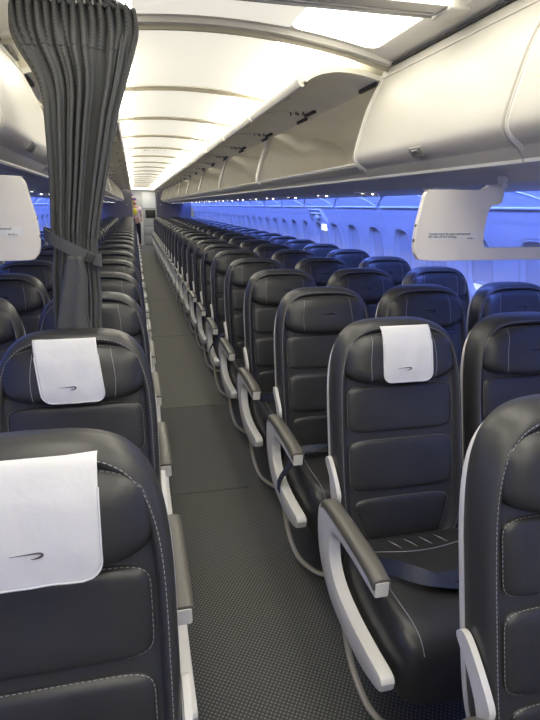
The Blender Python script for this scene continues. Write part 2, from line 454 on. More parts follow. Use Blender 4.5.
for s in (-1, 1):
    for kind in ('aisle', 'middle', 'window'): proto[(kind, s, None)] = None
ORD = 'nearest second third fourth fifth sixth seventh eighth ninth tenth eleventh twelfth thirteenth fourteenth fifteenth sixteenth seventeenth eighteenth nineteenth twentieth twenty-first twenty-second twenty-third twenty-fourth twenty-fifth twenty-sixth'.split()
PITCH = .762; Y0 = 1.489
SIDE = {1: 'right', -1: 'left'}
def seat(kind, side, n, belt=None):
    s = -side; key = (kind, s, belt)
    if proto.get(key) is None:
        o = make_seat(kind, s, belt); reg(o); proto[key] = o
    else: o = copy_tree(proto[key])
    off = {'aisle': 0, 'middle': .512, 'window': 1.024}[kind]
    base = .532 if side == 1 else .512
    o.location = (side*(base+off), Y0+PITCH*(n-2)+(0 if side == 1 else .016)-(.055 if n == 1 else 0), 0)
    row = 'row nearest the camera' if n == 1 else ORD[n-1]+' row from the camera'
    lab = 'black leather %s seat %s of the aisle, %s' % (kind, SIDE[side], row)
    if kind == 'aisle' and side == 1 and n == 2: lab = 'black leather aisle seat right of the aisle, white cover on its headrest'
    if kind == 'aisle' and side == -1 and n == 1: lab = 'nearest black leather seat at bottom left, under a large white cover'
    if kind == 'aisle' and side == -1 and n == 2: lab = 'black leather aisle seat in front of curtain, smaller white cover on headrest'
    tag(o, lab, 'seat', 'black leather seats %s of the aisle' % SIDE[side])
    return o
NR = 25
for n in range(1, NR+1):
    seat('aisle', 1, n, 0 if n in (2, 4) else (1 if n in (3, 6) else None))
    if n >= 2: seat('middle', 1, n)
    if n >= 3: seat('window', 1, n)
    seat('aisle', -1, n)
    if n >= 3: seat('middle', -1, n)
    if n >= 4: seat('window', -1, n)

# ------------------------------------------------------------------ white headrest covers
def cover(x, y, label, dz=0, seed=1, xoff=.012, skew=0, hw=.088):
    rnd = random.Random(seed); ph = rnd.random()*6
    path = spline([(1.136, .012), (1.150, .022), (1.150, .036), (1.136, .046), (1.11, .054), (1.08, .0595), (1.03, .0605), (1.0, .058), (.975-dz, .053)], 6)
    grid = []; n = len(path); C_ = 25
    for i, (z, w) in enumerate(path):
        row = []; rem = max(0, (z-(.975-dz)))
        cut = 0
        if i > n*.5 and rem < .03: cut = .03-math.sqrt(max(0, .03**2-(.03-rem)**2))
        for j in range(C_):
            u = -1+2*j/(C_-1); xx = u*(hw-cut)
            wr = .0007*math.sin(4*u+ph+z*22)+.0006*math.sin(7*u-z*31+ph)
            wr += .0015*abs(u)**6*math.sin(z*40+ph)
            row.append(bp_(xoff+xx+skew*(z-1.0), z, w+wr+.002))
        grid.append(row)
    mb = MB(); mb.sheet(grid)
    o = mb.build('headrest_cover', 'cloth', None, 80)
    md = o.modifiers.new('thick', 'SOLIDIFY'); md.thickness = .0018; md.offset = 1
    o.location = (x, y, 0)
    hem = MB(); edge = [g[0] for g in grid[n//2:]]+grid[-1][1:-1]+[g[-1] for g in grid[n//2:]][::-1]
    hem.tube([(a, b_-.002, c) for a, b_, c in edge], .0018, n=6); hem.build('hem', 'cloth', o)
    e = link('emblem', emblem_mesh(lambda a, b_: bp_(xoff-.014+a, 1.022+b_, .0655), .049, 'emblem', rad=.0013), o)
    tag(o, label, 'headrest cover', 'white headrest covers')
    return o
cover(.532, Y0, 'white cloth cover on the headrest of the second right aisle seat', 0, 1)
cover(-.512, Y0+.016, 'white cloth cover on the left aisle seat just in front of the curtain', 0, 2, -.002, -.12)
cover(-.512, Y0+.016-PITCH-.055, 'large white cloth cover at bottom left, on the nearest seat', .008, 3, .026, 0, .094)

# ------------------------------------------------------------------ room shell
YA, YB = -5.5, 21.2
f = MB(); f.box(-1.86, 1.86, YA, 4.1, -.06, 0); struct(f.build('floor', 'carpet'))
f = MB(); f.box(-1.86, 1.86, 4.104, YB+3, -.06, 0); struct(f.build('floor', 'carpet2'))
f = MB()
for y in (2.74, 4.1, 6.6, 9.3): f.box(-.235, .235, y-.006, y+.006, -.001, .0012)
struct(f.build('trim_1', 'dark'))
# side walls: curved profile, real window openings
PROF = [(.0,1.80),(.45,1.835),(.80,1.860),(1.0,1.862),(1.15,1.850),(1.30,1.822),(1.42,1.780),(1.52,1.722),(1.60,1.655),(1.66,1.58),(1.70,1.48)]
def wx(z):
    for (a, xa), (b_, xb) in zip(PROF, PROF[1:]):
        if z <= b_: t = (z-a)/(b_-a); return xa+(xb-xa)*t
    return PROF[-1][1]
WP = .533; WY0 = 1.30-WP*12
NW = int((YB-WY0)/WP)
zc, wa, wb = 1.165, .135, .195
def win_ring(r, th, y): 
    c, s_ = math.cos(th), math.sin(th); n = 2.9
    return y+wa*r*sgn(c)*abs(c)**(2/n), zc+wb*r*sgn(s_)*abs(s_)**(2/n)
for side in (1, -1):
    mb = MB()
    zs_lo = [0,.25,.45,.65,.80,.90]; zs_hi = [1.44,1.48,1.52,1.56,1.60,1.64,1.67,1.70]
    y_end = WY0+NW*WP
    for zs in (zs_lo, zs_hi):
        mb.sheet([[(side*wx(z), y, z) for z in zs] for y in (WY0, y_end)])
    K = 40
    for i in range(NW):
        yc = WY0+(i+.5)*WP; vs = []; fs = []
        for k in range(K):
            th = 2*PI*k/K+PI/4; c, s_ = math.cos(th), math.sin(th); m_ = max(abs(c), abs(s_))
            ry, rz = yc+c/m_*WP/2, 1.17+s_/m_*.27
            ey, ez = win_ring(1, th, yc)
            for t in (0, .33, .66, .93, 1):
                y = ry+(ey-ry)*t; z = rz+(ez-rz)*t; vs.append((side*(wx(z)+(.006 if t == 1 else 0)), y, z))
            iy, iz = win_ring(.86, th, yc); vs.append((side*(wx(iz)+.026), iy, iz))
        for k in range(K):
            k2 = (k+1) % K
            for t in range(5): fs.append((k*6+t, k2*6+t, k2*6+t+1, k*6+t+1))
        mb.add(vs, fs)
    struct(mb.build('wall_'+SIDE[side], 'wall', None, 50))
    # windows: reveal rim, blind and pane
    pm = MB(); pm.sheet([[(side*(wx(z)+.034), y, z) for z in (zc-.18, zc-.06, zc+.06, zc+.18)] for y in (-.13, .13)]); pane = pm.mesh('pane', 'daylight')
    sm = MB(); zz = [zc-.115+.295*k/8 for k in range(9)]
    sm.sheet([[(side*(wx(z)+.028), y, z) for z in zz] for y in (-.128, .128)]); sm.box(*sorted((side*(wx(zc-.11)+.016), side*(wx(zc-.11)+.028))), -.05, .05, zc-.112, zc-.098, .003)
    shade = sm.mesh('blind', 'shade')
    rm = MB(); rm.tube([(side*(wx(z)-.001), y, z) for y, z in [win_ring(1.02, 2*PI*k/K, 0) for k in range(K)]], .0022, n=6, closed=True); rim = rm.mesh('window_frame', 'recess')
    for i in range(NW):
        yc = WY0+(i+.5)*WP
        w = link('window_%d' % (i+1+(0 if side == 1 else NW)), rim); w.location = (0, yc, 0); struct(w)
        link('pane', pane, w); link('blind', shade, w)
    # panel joints and the arched upper mouldings
    tr = MB(); ta = MB()
    i = 0
    for i in range(0, NW+1, 2):
        y = WY0+i*WP
        tr.tube([(side*(wx(z)-.002), y, z) for z in [.1+.07*k for k in range(21)]], .004, n=5)
        if i+2 <= NW:
            ta.tube([(side*(wx(1.535)-.004), y+.04+ (2*WP-.08)*k/10, 1.535) for k in range(11)], .0065, n=6)
            ta.tube([(side*(wx(1.54+.11*math.sin(PI*k/16)**.7)-.004), y+.02+(2*WP-.04)*k/16, 1.54+.11*math.sin(PI*k/16)**.7) for k in range(17)], .0032, n=6)
    struct(tr.build('trim_%d' % (2 if side == 1 else 3), 'wall')); struct(ta.build('trim_%d' % (4 if side == 1 else 5), 'wall'))
# service channel under the bins
for side in (1, -1):
    mb = MB(); P = [(.80,1.664),(.835,1.655),(.855,1.640),(.875,1.622),(.90,1.613),(1.15,1.610),(1.40,1.608),(1.44,1.618),(1.44,1.69),(.80,1.69)]
    mb.extrude([(side*x, z) for x, z in P], YA, 20.55)
    struct(mb.build('trim_%d' % (6 if side == 1 else 7), 'psu'))
    # outer crown closing the hull above
    mb = MB(); P = [(1.44,1.70),(1.50,1.70),(1.50,1.95),(1.35,2.2),(.9,2.32),(0,2.36),(0,2.34),(.88,2.30),(1.33,2.18),(1.44,1.94)]
    mb.extrude([(side*x, z) for x, z in P], YA, YB+3)
    struct(mb.build('wall_%s_crown' % SIDE[side], 'bin_in'))
# reading-light units
um = MB(); um.box(-.06, .06, -.05, .05, -.009, .004, .004); umesh = um.mesh('service_unit', 'psu')
def bulb(dx):
    b_ = MB(); b_.tube([(dx, 0, -.010), (dx, 0, -.014)], .006, n=10); return b_.mesh('reading_lamp', 'glow')
bulbs = [bulb(-.03), bulb(.03)]
hm = MB()
for k in range(3): hm.tube([(-.04+.04*k, -.035, -.011), (-.04+.04*k, -.035, -.02)], .011, n=10)
nozz = hm.mesh('air_nozzle', 'trim')
for side in (1, -1):
    for k in range(25):
        y = .636+PITCH*k+.0
        u = link('service_unit', umesh); u.location = (side*.935, y, 1.614)
        tag(u, 'small overhead service unit with lit reading lamps, %s side, %s from the camera' % (SIDE[side], ORD[k]), 'reading light', 'reading light units under the %s bins' % SIDE[side])
        for bb in bulbs: link('reading_lamp', bb, u)
        link('air_nozzle', nozz, u)

# ------------------------------------------------------------------ ceiling
def cz(x): return 2.185-.095*(abs(x)/.744)**2
RY0, RP = 2.30, 1.145
f = MB()
xs = [-.66+.66*i/12*1 for i in range(25)]
top = [(x, cz(x)+.03) for x in xs]
poly = [(x, cz(x)+.012) for x in xs]+[(.70, 2.108), (.745, 2.100), (.90, 2.10), (.90, 2.2), (-.90, 2.2), (-.90, 2.10), (-.745, 2.100), (-.70, 2.108)]
f.extrude(poly, YA, 20.6)
f.extrude([(-.9,2.12),(.9,2.12),(.9,2.2),(-.9,2.2)], 20.6, YB+3)
struct(f.build('ceiling', 'ceil', None, 25))
nb = 17
def strip(x0, x1, y0, y1, rad, mname, objname, parent=None, dz=.004, th=.006):
    """thin glowing panel following the ceiling curve, rounded corners in plan"""
    mb = MB(); pts = []
    for cxx, cyy, a0 in ((x1-rad, y1-rad, 0), (x0+rad, y1-rad, 90), (x0+rad, y0+rad, 180), (x1-rad, y0+rad, 270)):
        for k in range(6):
            a = math.radians(a0+90*k/5); pts.append((cxx+rad*math.cos(a), cyy+rad*math.sin(a)))
    nx = 14; bm_pts = []
    # slice in x so that it bends with the ceiling
    def yr(x):
        ins = [0, 0]
        for e0, e1 in ((x0, 1), (x1, -1)):
            d = (x-e0)*e1
            if d < rad: q = rad-math.sqrt(max(0, rad*rad-(rad-d)**2)); ins = [q, q]
        return y0+ins[0], y1-ins[1]
    X = sorted(set([x0+(x1-x0)*i/nx for i in range(nx+1)]+[x0+rad*(1-math.cos(PI/2*i/5)) for i in range(6)]+[x1-rad*(1-math.cos(PI/2*i/5)) for i in range(6)]))
    lo = [[(x, y, cz(x)+.012-dz-th) for y in yr(x)] for x in X]
    hi = [[(x, y, cz(x)+.012+.002) for y in yr(x)] for x in X]
    mb.sheet(lo); mb.sheet(hi)
    n = len(X); 
    for e in (0, 1):
        mb.sheet([[lo[i][e], hi[i][e]] for i in range(n)])
    for i in (0, n-1): mb.sheet([[lo[i][0], hi[i][0]], [lo[i][1], hi[i][1]]])
    return mb.build(objname, mname, parent, 30)
for k in range(-7, nb-1):  # foremost panels, behind the camera, are unseen and added for frontal light
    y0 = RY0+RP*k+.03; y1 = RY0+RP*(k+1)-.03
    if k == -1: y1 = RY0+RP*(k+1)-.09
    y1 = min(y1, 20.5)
    o = strip(-.285, .285, y0, y1, .012, 'centre_wash', 'added_ceiling_glow', None)  # plain centre panel, no lamp: its lit look is put in as emission
    tag(o, 'cream ceiling panel with wash glow put in, %s' % (ORD[k+3]+' from the camera' if k >= -3 else 'unseen, added forward of the camera for light'), 'ceiling light', 'ceiling panels with wash glow put in')
    strip(.284, .625, y0+.0, y1, .05, 'lamp', 'diffuser', o)
    strip(-.625, -.284, y0+.0, y1, .05, 'lamp', 'diffuser', o)
# ribs between the panels
f = MB()
for k in range(-7, nb):
    y = RY0+RP*k
    if y > 20.5: continue
    xs2 = [-.735+1.47*i/24 for i in range(25)]
    g = [(x, cz(x)-.006) for x in xs2]+[(x, cz(x)+.02) for x in xs2[::-1]]
    f.extrude(g, y-.028, y+.010, mi=0)
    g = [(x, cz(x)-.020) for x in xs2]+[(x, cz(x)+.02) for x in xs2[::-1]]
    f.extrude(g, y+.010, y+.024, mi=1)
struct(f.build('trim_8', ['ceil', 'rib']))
# curtain rail: cross beam at the class divider
r_ = empty('curtain_rail', (0, 1.745, 2.112), 'grey curtain track crossing the ceiling above the tied curtain', 'curtain rail')
mb = MB(); mb.extrude([(-.035+x, z) for x, z in []] or [(-.065,.0),(.03,.0),(.045,.012),(.045,.04),(-.065,.04)], -.74, .74, 'x'); mb.build('beam', 'trim', r_)
mb = MB(); mb.box(-.66, .62, .0, .027, -.006, .004, .002); mb.box(-.66, .62, .010, .017, -.012, -.004); mb.build('track', 'strip', r_)
for s in (1, -1):
    mb = MB(); mb.box(s*.665-.035, s*.665+.035, -.085, .04, -.012, .03, .008); mb.box(s*.70-.03, s*.70+.03, -.16, -.07, -.0, .03, .008); mb.box(s*.70-.02, s*.70+.02, -.34, -.16, .0, .028, .006); mb.build('end_bracket', 'trim', r_)
# registration marking on a ceiling panel
def text(body_, size, loc, rot, m, name, parent=None, align='LEFT'):
    c = bpy.data.curves.new(name, 'FONT'); c.body = body_; c.size = size; c.extrude = .0004; c.align_x = align; c.align_y = 'CENTER'
    t_ = bpy.data.objects.new(name, c); COL.objects.link(t_); bpy.context.view_layer.update()
    me = bpy.data.meshes.new_from_object(t_.evaluated_get(bpy.context.evaluated_depsgraph_get())); bpy.data.objects.remove(t_)
    me.materials.clear(); me.materials.append(M[m]); o = bpy.data.objects.new(name, me); COL.objects.link(o); o.location = loc; o.rotation_euler = rot
    if parent: o.parent = parent
    return o
t = text('BT 0T1A', .085, (-.02, RY0+RP*4+.42, 2.180), (PI, 0, 0), 'ink', 'ceiling_marking', None, 'CENTER')
t.scale = (.9, 2.4, 1)
tag(t, 'small row of grey letters marked on the ceiling panel over the aisle', 'marking')

# ------------------------------------------------------------------ overhead bins
DOOR = spline([(.744,2.087),(.713,2.016),(.673,1.93),(.6425,1.83),(.624,1.752),(.634,1.715),(.668,1.690),(.70,1.672)], 5)
def thick(prof, t):
    """closed outline of a profile of thickness t, growing outboard"""
    out = []
    for i, p in enumerate(prof):
        a = Vector(prof[max(i-1, 0)]); b_ = Vector(prof[min(i+1, len(prof)-1)]); d = (b_-a).normalized(); out.append((p[0]-d.y*t*1.0, p[1]+d.x*t))
    return out
BACK = spline([(.70,1.705),(.95,1.715),(1.25,1.735),(1.36,1.80),(1.37,1.90),(1.28,2.00),(1.05,2.05),(.80,2.075)], 4)
def bin_unit(side, y0, y1, opened, label, doors):
    r = empty('overhead_bin', (0, y0, 0), label, 'overhead bin', 'overhead bins along the %s side' % SIDE[side])
    L_ = y1-y0; S = lambda P: [(side*x, z) for x, z in P]
    mb = MB(); inner = BACK; outer = [(.80,2.09),(1.07,2.07),(1.31,2.02),(1.395,1.91),(1.385,1.79),(1.27,1.72),(1.0,1.695),(.70,1.69)]
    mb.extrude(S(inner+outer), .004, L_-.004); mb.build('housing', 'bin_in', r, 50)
    # shelf front
    mb = MB()
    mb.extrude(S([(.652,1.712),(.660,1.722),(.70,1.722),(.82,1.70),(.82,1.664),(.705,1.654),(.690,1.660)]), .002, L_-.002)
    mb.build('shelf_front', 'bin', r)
    mb = MB()
    mb.tube([(side*.652, .003, 1.716), (side*.652, L_-.003, 1.716)], .0055, n=6); mb.tube([(side*.697, .003, 1.656), (side*.697, L_-.003, 1.656)], .0075, n=6)
    mb.build('edge_strip', 'trim' if not opened else 'trim', r)
    if opened:
        mb = MB(); mb.extrude(S([(.655,1.7065),(.672,1.684),(.666,1.680),(.649,1.704)]), .003, L_-.003); mb.build('metal_band', 'strip', r)
    # dividers with pale curved front frame
    for yy in (0.0, L_):
        if not opened and yy == 0.0: continue
        mb = MB(); t = -1 if yy else 1
        mb.extrude(S(DOOR[2:]+BACK), yy if t == 1 else yy-.014, yy+.014 if t == 1 else yy); mb.build('divider', 'bin_in', r, 60)
        mb = MB(); fr = [(x+.012, z) for x, z in DOOR[1:]]
        mb.tube([(side*x, yy+t*.014, z) for x, z in fr], .013, n=8); mb.build('divider_frame', 'trim', r)
    dl = L_/doors
    for d in range(doors):
        a, b_ = d*dl+.004, (d+1)*dl-.004
        mb = MB()
        if opened:
            P = spline([(.742,2.058),(.66,2.078),(.56,2.088),(.47,2.078),(.41,2.052),(.385,2.024)], 4); Q = [(x+.002, z-.020) for x, z in P[::-1]]; Q[0] = (P[-1][0]+.022, P[-1][1]-.006)
            mb.extrude(S(P+Q), a, b_); dr = mb.build('door', 'bin_in', r, 40)
            mb = MB(); mb.extrude(S([(.392,2.006),(.378,2.008),(.368,2.020),(.366,2.040),(.376,2.056),(.392,2.060)]), a+.012, b_-.012); mb.build('door_lip', 'trim', dr)
            mb = MB()
            mb.box(*sorted((side*.712, side*.728)), a+.02, a+.21, 2.030, 2.052, .003)
            hg2 = MB(); hg2.box(*sorted((side*.690, side*.706)), b_-.20, b_-.02, 2.036, 2.060, .003); hg2.build('hinge', 'hinge', dr)
            ed = MB(); ed.tube([(side*x, b_-.002, z-.021) for x, z in P], .0055, n=6); ed.build('door_edge', 'trim', dr)
            dt = MB()
            for q in range(5): dt.tube([(side*(.60+.021*q), b_-.05-.035*(q % 2), 2.040), (side*(.60+.021*q), b_-.05-.035*(q % 2), 2.058)], .004, n=6)
            dt.build('rivets', 'hinge', dr)
            mb.build('hinge', 'hinge', dr)
            mb = MB(); yy = (a+b_)/2
            mb.box(*sorted((side*.42, side*.46)), yy-.04, yy+.04, 2.040, 2.056, .003); mb.build('latch', 'strip', dr)
        else:
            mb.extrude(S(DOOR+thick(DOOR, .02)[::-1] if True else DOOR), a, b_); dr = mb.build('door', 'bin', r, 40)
            mb = MB(); xs_ = [(x-.003, z) for x, z in DOOR]
            for yy in (a+.006, b_-.006): mb.tube([(side*(x+.002), yy, z) for x, z in xs_], .0035, n=6)
            mb.tube([(side*(DOOR[3][0]-.002), a+.01, DOOR[3][1]), (side*(DOOR[3][0]-.002), b_-.01, DOOR[3][1])], .003, n=5)
            mb.build('edge_bead', 'bin', dr)
            sl = MB(); sl.tube([(side*.734, a, 2.090), (side*.734, b_, 2.090)], .0042, n=6); sl.build('gap_line', 'dark', dr)  # dark tube drawn in for the shaded gap between bin top and ceiling
            yy = (a+b_)/2-.03
            T = Matrix.Translation((side*.6335, yy, 1.716)) @ Matrix.Rotation(side*math.radians(-38), 4, 'Y')
            mb = MB(); mb.box(-.006, .006, -.038, .038, -.018, .018, .003, T=T); lt = mb.build('latch', 'latch', dr)
            mb = MB(); mb.box(*((-.009, -.004) if side == 1 else (.004, .009)), -.022, .022, -.001, .012, .002, T=T); mb.build('latch_button', 'strip', lt)
    return r
for side, yend in ((1, 2.35), (-1, 2.62)):
    S_ = SIDE[side]
    bin_unit(side, yend-2.032, yend-1.016, False, 'closed cream overhead bin at the top %s, cut off by the frame edge' % S_, 1)
    bin_unit(side, yend-1.016, yend, False, 'closed cream overhead bin with latch, %s side, beside the first open bin' % S_, 1)
    y = yend; k = 0
    while y < 20.0:
        y2 = min(y+2.032, 20.45)
        bin_unit(side, y, y2, True, 'open empty overhead bin, %s side, %s after the closed ones' % (S_, (['first']+ORD[1:])[k]), 2)
        y = y2; k += 1

# ------------------------------------------------------------------ class divider panels hanging under the bins
OUT = [(431.7,188.3),(425,191),(422,197),(420,213),(417,228),(415,240),(415,251),(418,257),(423.5,260),(476,260),(540,258)]
import itertools
def divider(side):
    pts = DV if side == 1 else [(-x, z) for x, z in DV]
    return pts
DV = [(.600,1.588),(.587,1.582),(.579,1.572),(.573,1.543),(.565,1.505),(.558,1.470),(.556,1.418),(.560,1.392),(.570,1.376),(.590,1.368),(.72,1.366),(.95,1.366),(1.30,1.366),(1.62,1.372),(1.66,1.392),(1.655,1.408),(1.30,1.408),(.95,1.407),(.83,1.407),(.815,1.409),(.806,1.418),(.803,1.45),(.806,1.49),(.812,1.524),(.822,1.540),(.845,1.545),(.856,1.552),(.860,1.570),(.857,1.598),(.84,1.602),(.80,1.600),(.785,1.593),(.76,1.590)]
for side in (1, -1):
    r = empty('divider_panel', (0 if side == 1 else -.012, 1.63, 0 if side == 1 else .016), 'cream hanging divider panel with printed notice, %s' % ('right of the aisle' if side == 1 else 'cut off by the left edge'), 'divider panel', 'hanging divider panels')
    bm = bmesh.new(); pl = [(side*x, z) for x, z in spline(DV, 3, True)]
    a = [bm.verts.new((x, 0, z)) for x, z in pl]; b_ = [bm.verts.new((x, .022, z)) for x, z in pl]; n = len(pl)
    for k in range(n): bm.faces.new((a[k], a[(k+1) % n], b_[(k+1) % n], b_[k]))
    f1 = bm.faces.new(a[::-1]); f2 = bm.faces.new(b_); bmesh.ops.recalc_face_normals(bm, faces=bm.faces)
    bmesh.ops.bevel(bm, geom=[e for e in bm.edges if f1 in e.link_faces or f2 in e.link_faces], offset=.0016, segments=2, profile=.5, affect='EDGES')
    bmesh.ops.triangulate(bm, faces=[f_ for f_ in bm.faces if len(f_.verts) > 4])
    me = bpy.data.meshes.new('panel'); bm.to_mesh(me); bm.free(); me.materials.append(M['panelp']); me.polygons.foreach_set('use_smooth', [False]*len(me.polygons)); link('panel', me, r)
    mb = MB(); xs_ = sorted((side*.598, side*.778)); mb.box(xs_[0], xs_[1], -.0008, .001, 1.434, 1.458); mb.build('sticker', 'sticker', r)
    x0 = xs_[0]+.004
    for txt, zz, sz, xx in (('Curtain must be open and secured', 1.4525, .0106, x0), ('for take-off and landing.', 1.4435, .0106, x0), ('400-1234', 1.4375, .006, x0+.14)):
        if sz < .008: txt = 'BA 320-4'
        text(txt, sz, (xx, -.0012, zz), (PI/2, 0, 0), 'ink', 'lettering', r)
    mb = MB()
    for zz in (1.455, 1.475): pass
    mb.box(*sorted((side*.5555, side*.563)), .004, .018, 1.425, 1.437, .002); mb.build('edge_clip', 'hinge', r); mb = MB(); mb.box(*sorted((side*.5585, side*.567)), .004, .018, 1.465, 1.482, .002); mb.build('edge_clip', 'hinge', r)
    mb = MB(); mb.box(*sorted((side*.80, side*.85)), .002, .02, 1.596, 1.606, .003); mb.box(*sorted((side*.842, side*.872)), .002, .02, 1.598, 1.634, .003); mb.tube([(side*.852, -.006, 1.606), (side*.852, .0, 1.606)], .008, n=10); mb.build('mount', 'trim', r)

# ------------------------------------------------------------------ tied curtain
prof_l = [(2.075,-.622),(2.03,-.634),(1.97,-.618),(1.90,-.572),(1.84,-.556),(1.75,-.557),(1.60,-.558),(1.45,-.568),(1.40,-.560),(1.36,-.573),(1.25,-.580),(1.15,-.585),(.9,-.60),(.5,-.60),(.25,-.60)]
prof_r = [(2.075,-.285),(2.03,-.268),(1.93,-.300),(1.80,-.345),(1.70,-.370),(1.575,-.400),(1.46,-.424),(1.40,-.437),(1.35,-.434),(1.25,-.432),(1.15,-.440),(.9,-.43),(.5,-.42),(.25,-.42)]
def interp(P, z):
    for (a, xa), (b_, xb) in zip(P, P[1:]):
        if z >= b_: t = (z-a)/(b_-a); return xa+(xb-xa)*t
    return P[-1][1]
cr = empty('curtain', (-.45, 1.83, .25), 'dark grey pleated curtain tied back left of the aisle, hanging from ceiling', 'curtain')
mb = MB(); grid = []; NC = 260
zs = [2.075-.0125*i for i in range(22)]+[1.80-.025*i for i in range(10)]+[1.55-.012*i for i in range(30)]+[1.19-.05*i for i in range(11)]
for z in zs:
    xl, xr = [sum(interp(p_, min(2.07, z+d_)) for d_ in (-.03, -.015, 0, .015, .03))/5 for p_ in (prof_l, prof_r)]; row = []
    g = max(0, min(1, (2.06-z)/.14)); g = g*g*(3-2*g)
    amp = .013+.008*math.exp(-((z-1.75)/.25)**2); amp *= (.62 if 1.36 < z < 1.44 else 1)
    for j in range(NC+1):
        t = j/NC
        # pleats: regular gathers in the heading, merging into fewer, deeper folds below
        p1 = math.sin(2*PI*(15*t+.15*math.sin(5*t)))
        tt = t+.045*math.sin(2*PI*t*2+1.0)+.02*math.sin(2*PI*t*3+2)+.006*math.sin(z*4+t*5)
        p2 = math.sin(2*PI*7.5*tt+.5*math.sin(9*t)); p3 = math.sin(2*PI*17*tt+z*.5)
        p2 = sgn(p2)*abs(p2)**.75*(1-.75*math.exp(-(t/.12)**2)-.6*math.exp(-((1-t)/.09)**2)*min(1, max(0, (z-1.5)/.2)))
        yv = (1-g)*.013*p1+g*(amp*p2+.007*p3)
        # a lazy scoop under the heading in the middle
        d = math.exp(-((t-.53)/.07)**2); yv += -.02*d*math.exp(-((z-1.93)/.07)**2)*g
        # side return folds back
        e = max(0, (.10-t)/.10); yv += .055*e*e; e2 = max(0, (t-.93)/.07); yv += .03*e2*e2
        x = xl+(xr-xl)*(t+.004*math.sin(2*PI*7.5*tt+1.3)*g*min(1, t*8, (1-t)*8))
        row.append((x+.45, 1.785+yv-1.80, z-.25))
    grid.append(row)
mb.sheet(grid); c_ = mb.build('curtain_cloth', 'curtain', cr, 180)
md = c_.modifiers.new('thick', 'SOLIDIFY'); md.thickness = .003
# gathered heading ruffle and the seam below it
mb = MB(); rows = []
for i in range(7):
    z = 2.066+.006*i; row = []
    for j in range(NC+1):
        t = j/NC; xl, xr = interp(prof_l, 2.03)+.02+.004*i, interp(prof_r, 2.03)-.03-.01*i
        row.append((xl+(xr-xl)*t+.45+.004*math.sin(t*97), -.01+.016*math.sin(2*PI*13*t+i*.3)+.006*math.sin(2*PI*31*t)-.0, z-.25))
    rows.append(row)
mb.sheet(rows); o = mb.build('heading', 'curtain', cr, 180); md = o.modifiers.new('thick', 'SOLIDIFY'); md.thickness = .004
hs = MB(); zz_ = 22-11
hs.tube([(a, b_-.004, c) for a, b_, c in grid[9]], .0022, n=5); hs.build('heading_seam', 'curtain_strap', cr)
# outer flap crossing below the tie
mb = MB(); rows = []
for i in range(26):
    s_ = i/25; z = 1.385-.30*s_; row = []
    xl = -.515-.062*s_**.8; xr = -.475+.05*max(0, s_-.32)**.9 + (.012*math.sin(s_*7))
    for j in range(21):
        t = j/20; row.append((xl+(xr-xl)*t+.45, -.074-.016*math.sin(PI*t)-.006*math.sin(2*PI*1.5*t+2*s_), z-.25))
    rows.append(row)
hm_ = [row[-1] for row in rows]
mb.sheet(rows); o = mb.build('hem_flap', 'curtain', cr, 180); hb = MB(); hb.tube([(a-.002, b_-.003, c) for a, b_, c in hm_], .0035, n=6); hb.build('hem', 'curtain_strap', o); md = o.modifiers.new('thick', 'SOLIDIFY'); md.thickness = .005
# tie band
P = []
for k in range(33):
    a = 2*PI*k/32; P.append((-.502+.082*math.cos(a)+.45, 1.785-1.80+.066*math.sin(a), 1.405-.25-.042*math.cos(a)*1.0))
tie = MB(); vs = []; fs = []; n = 32
for k in range(n):
    x, y, z = P[k]; cx_, cy_ = -.502+.45, -.015; dx, dy = x-cx_, y-cy_
    for ro_, zo in ((1, -.019), (1, .019), (.95, .019), (.95, -.019)): vs.append((cx_+dx*ro_, cy_+dy*ro_, z+zo))
for k in range(n):
    k2 = (k+1) % n
    for q in range(4): fs.append((k*4+q, k*4+(q+1) % 4, k2*4+(q+1) % 4, k2*4+q))
tie.add(vs, fs); tb = tie.build('tie_band', 'curtain_strap', cr, 40)
mb = MB(); T = Matrix.Translation((-.450+.45, -.079, 1.377-.25)) @ Matrix.Rotation(.25, 4, 'Z') @ Matrix.Rotation(.42, 4, 'Y')
mb.box(-.013, .013, -.005, .003, -.015, .015, .002, T=T); mb.build('fastener', 'hinge', tb)
# hooks on the rail
mb = MB()
for k in range(13):
    x = -.57+.022*k; mb.tube([(x+.45, -.03, 2.062-.25+.02), (x+.45, -.025, 2.10-.25-.03)], .003, n=6)
mb.build('hook', 'strip', cr)

# ------------------------------------------------------------------ overwing exits (framed door in the side wall) and lit sign
for side, nm in ((1, 'door_1'), (-1, 'door_2')):
    mb = MB(); yc = 6.30
    for w_, h0, h1 in ((.30, .55, 1.50), (.26, .60, 1.46)):
        loop = [(yc-w_, h0), (yc+w_, h0), (yc+w_, h1-.1), (yc+w_-.08, h1), (yc-w_+.08, h1), (yc-w_, h1-.1)]
        loop = spline([p for p in loop], 1, True)
        L2 = []
        for a, b_ in zip(loop, loop[1:]+loop[:1]):
            for k in range(6): L2.append((a[0]+(b_[0]-a[0])*k/6, a[1]+(b_[1]-a[1])*k/6))
        mb.tube([(side*(wx(z)-.004), y, z) for y, z in L2], .010, n=6, closed=True)
    d_ = struct(mb.build(nm, 'wall'))
    mb = MB(); mb.box(*sorted((side*(wx(1.42)-.02), side*(wx(1.42)+.0))), yc-.06, yc+.06, 1.40, 1.45, .006); mb.build('door_handle', 'psu', d_)
mb = MB(); mb.box(1.805, 1.835, 6.08, 6.24, 1.275, 1.345, .006); e_ = mb.build('lit_sign', 'exitglow')
tag(e_, 'small glowing white sign on the right wall beside the overwing exit', 'sign')

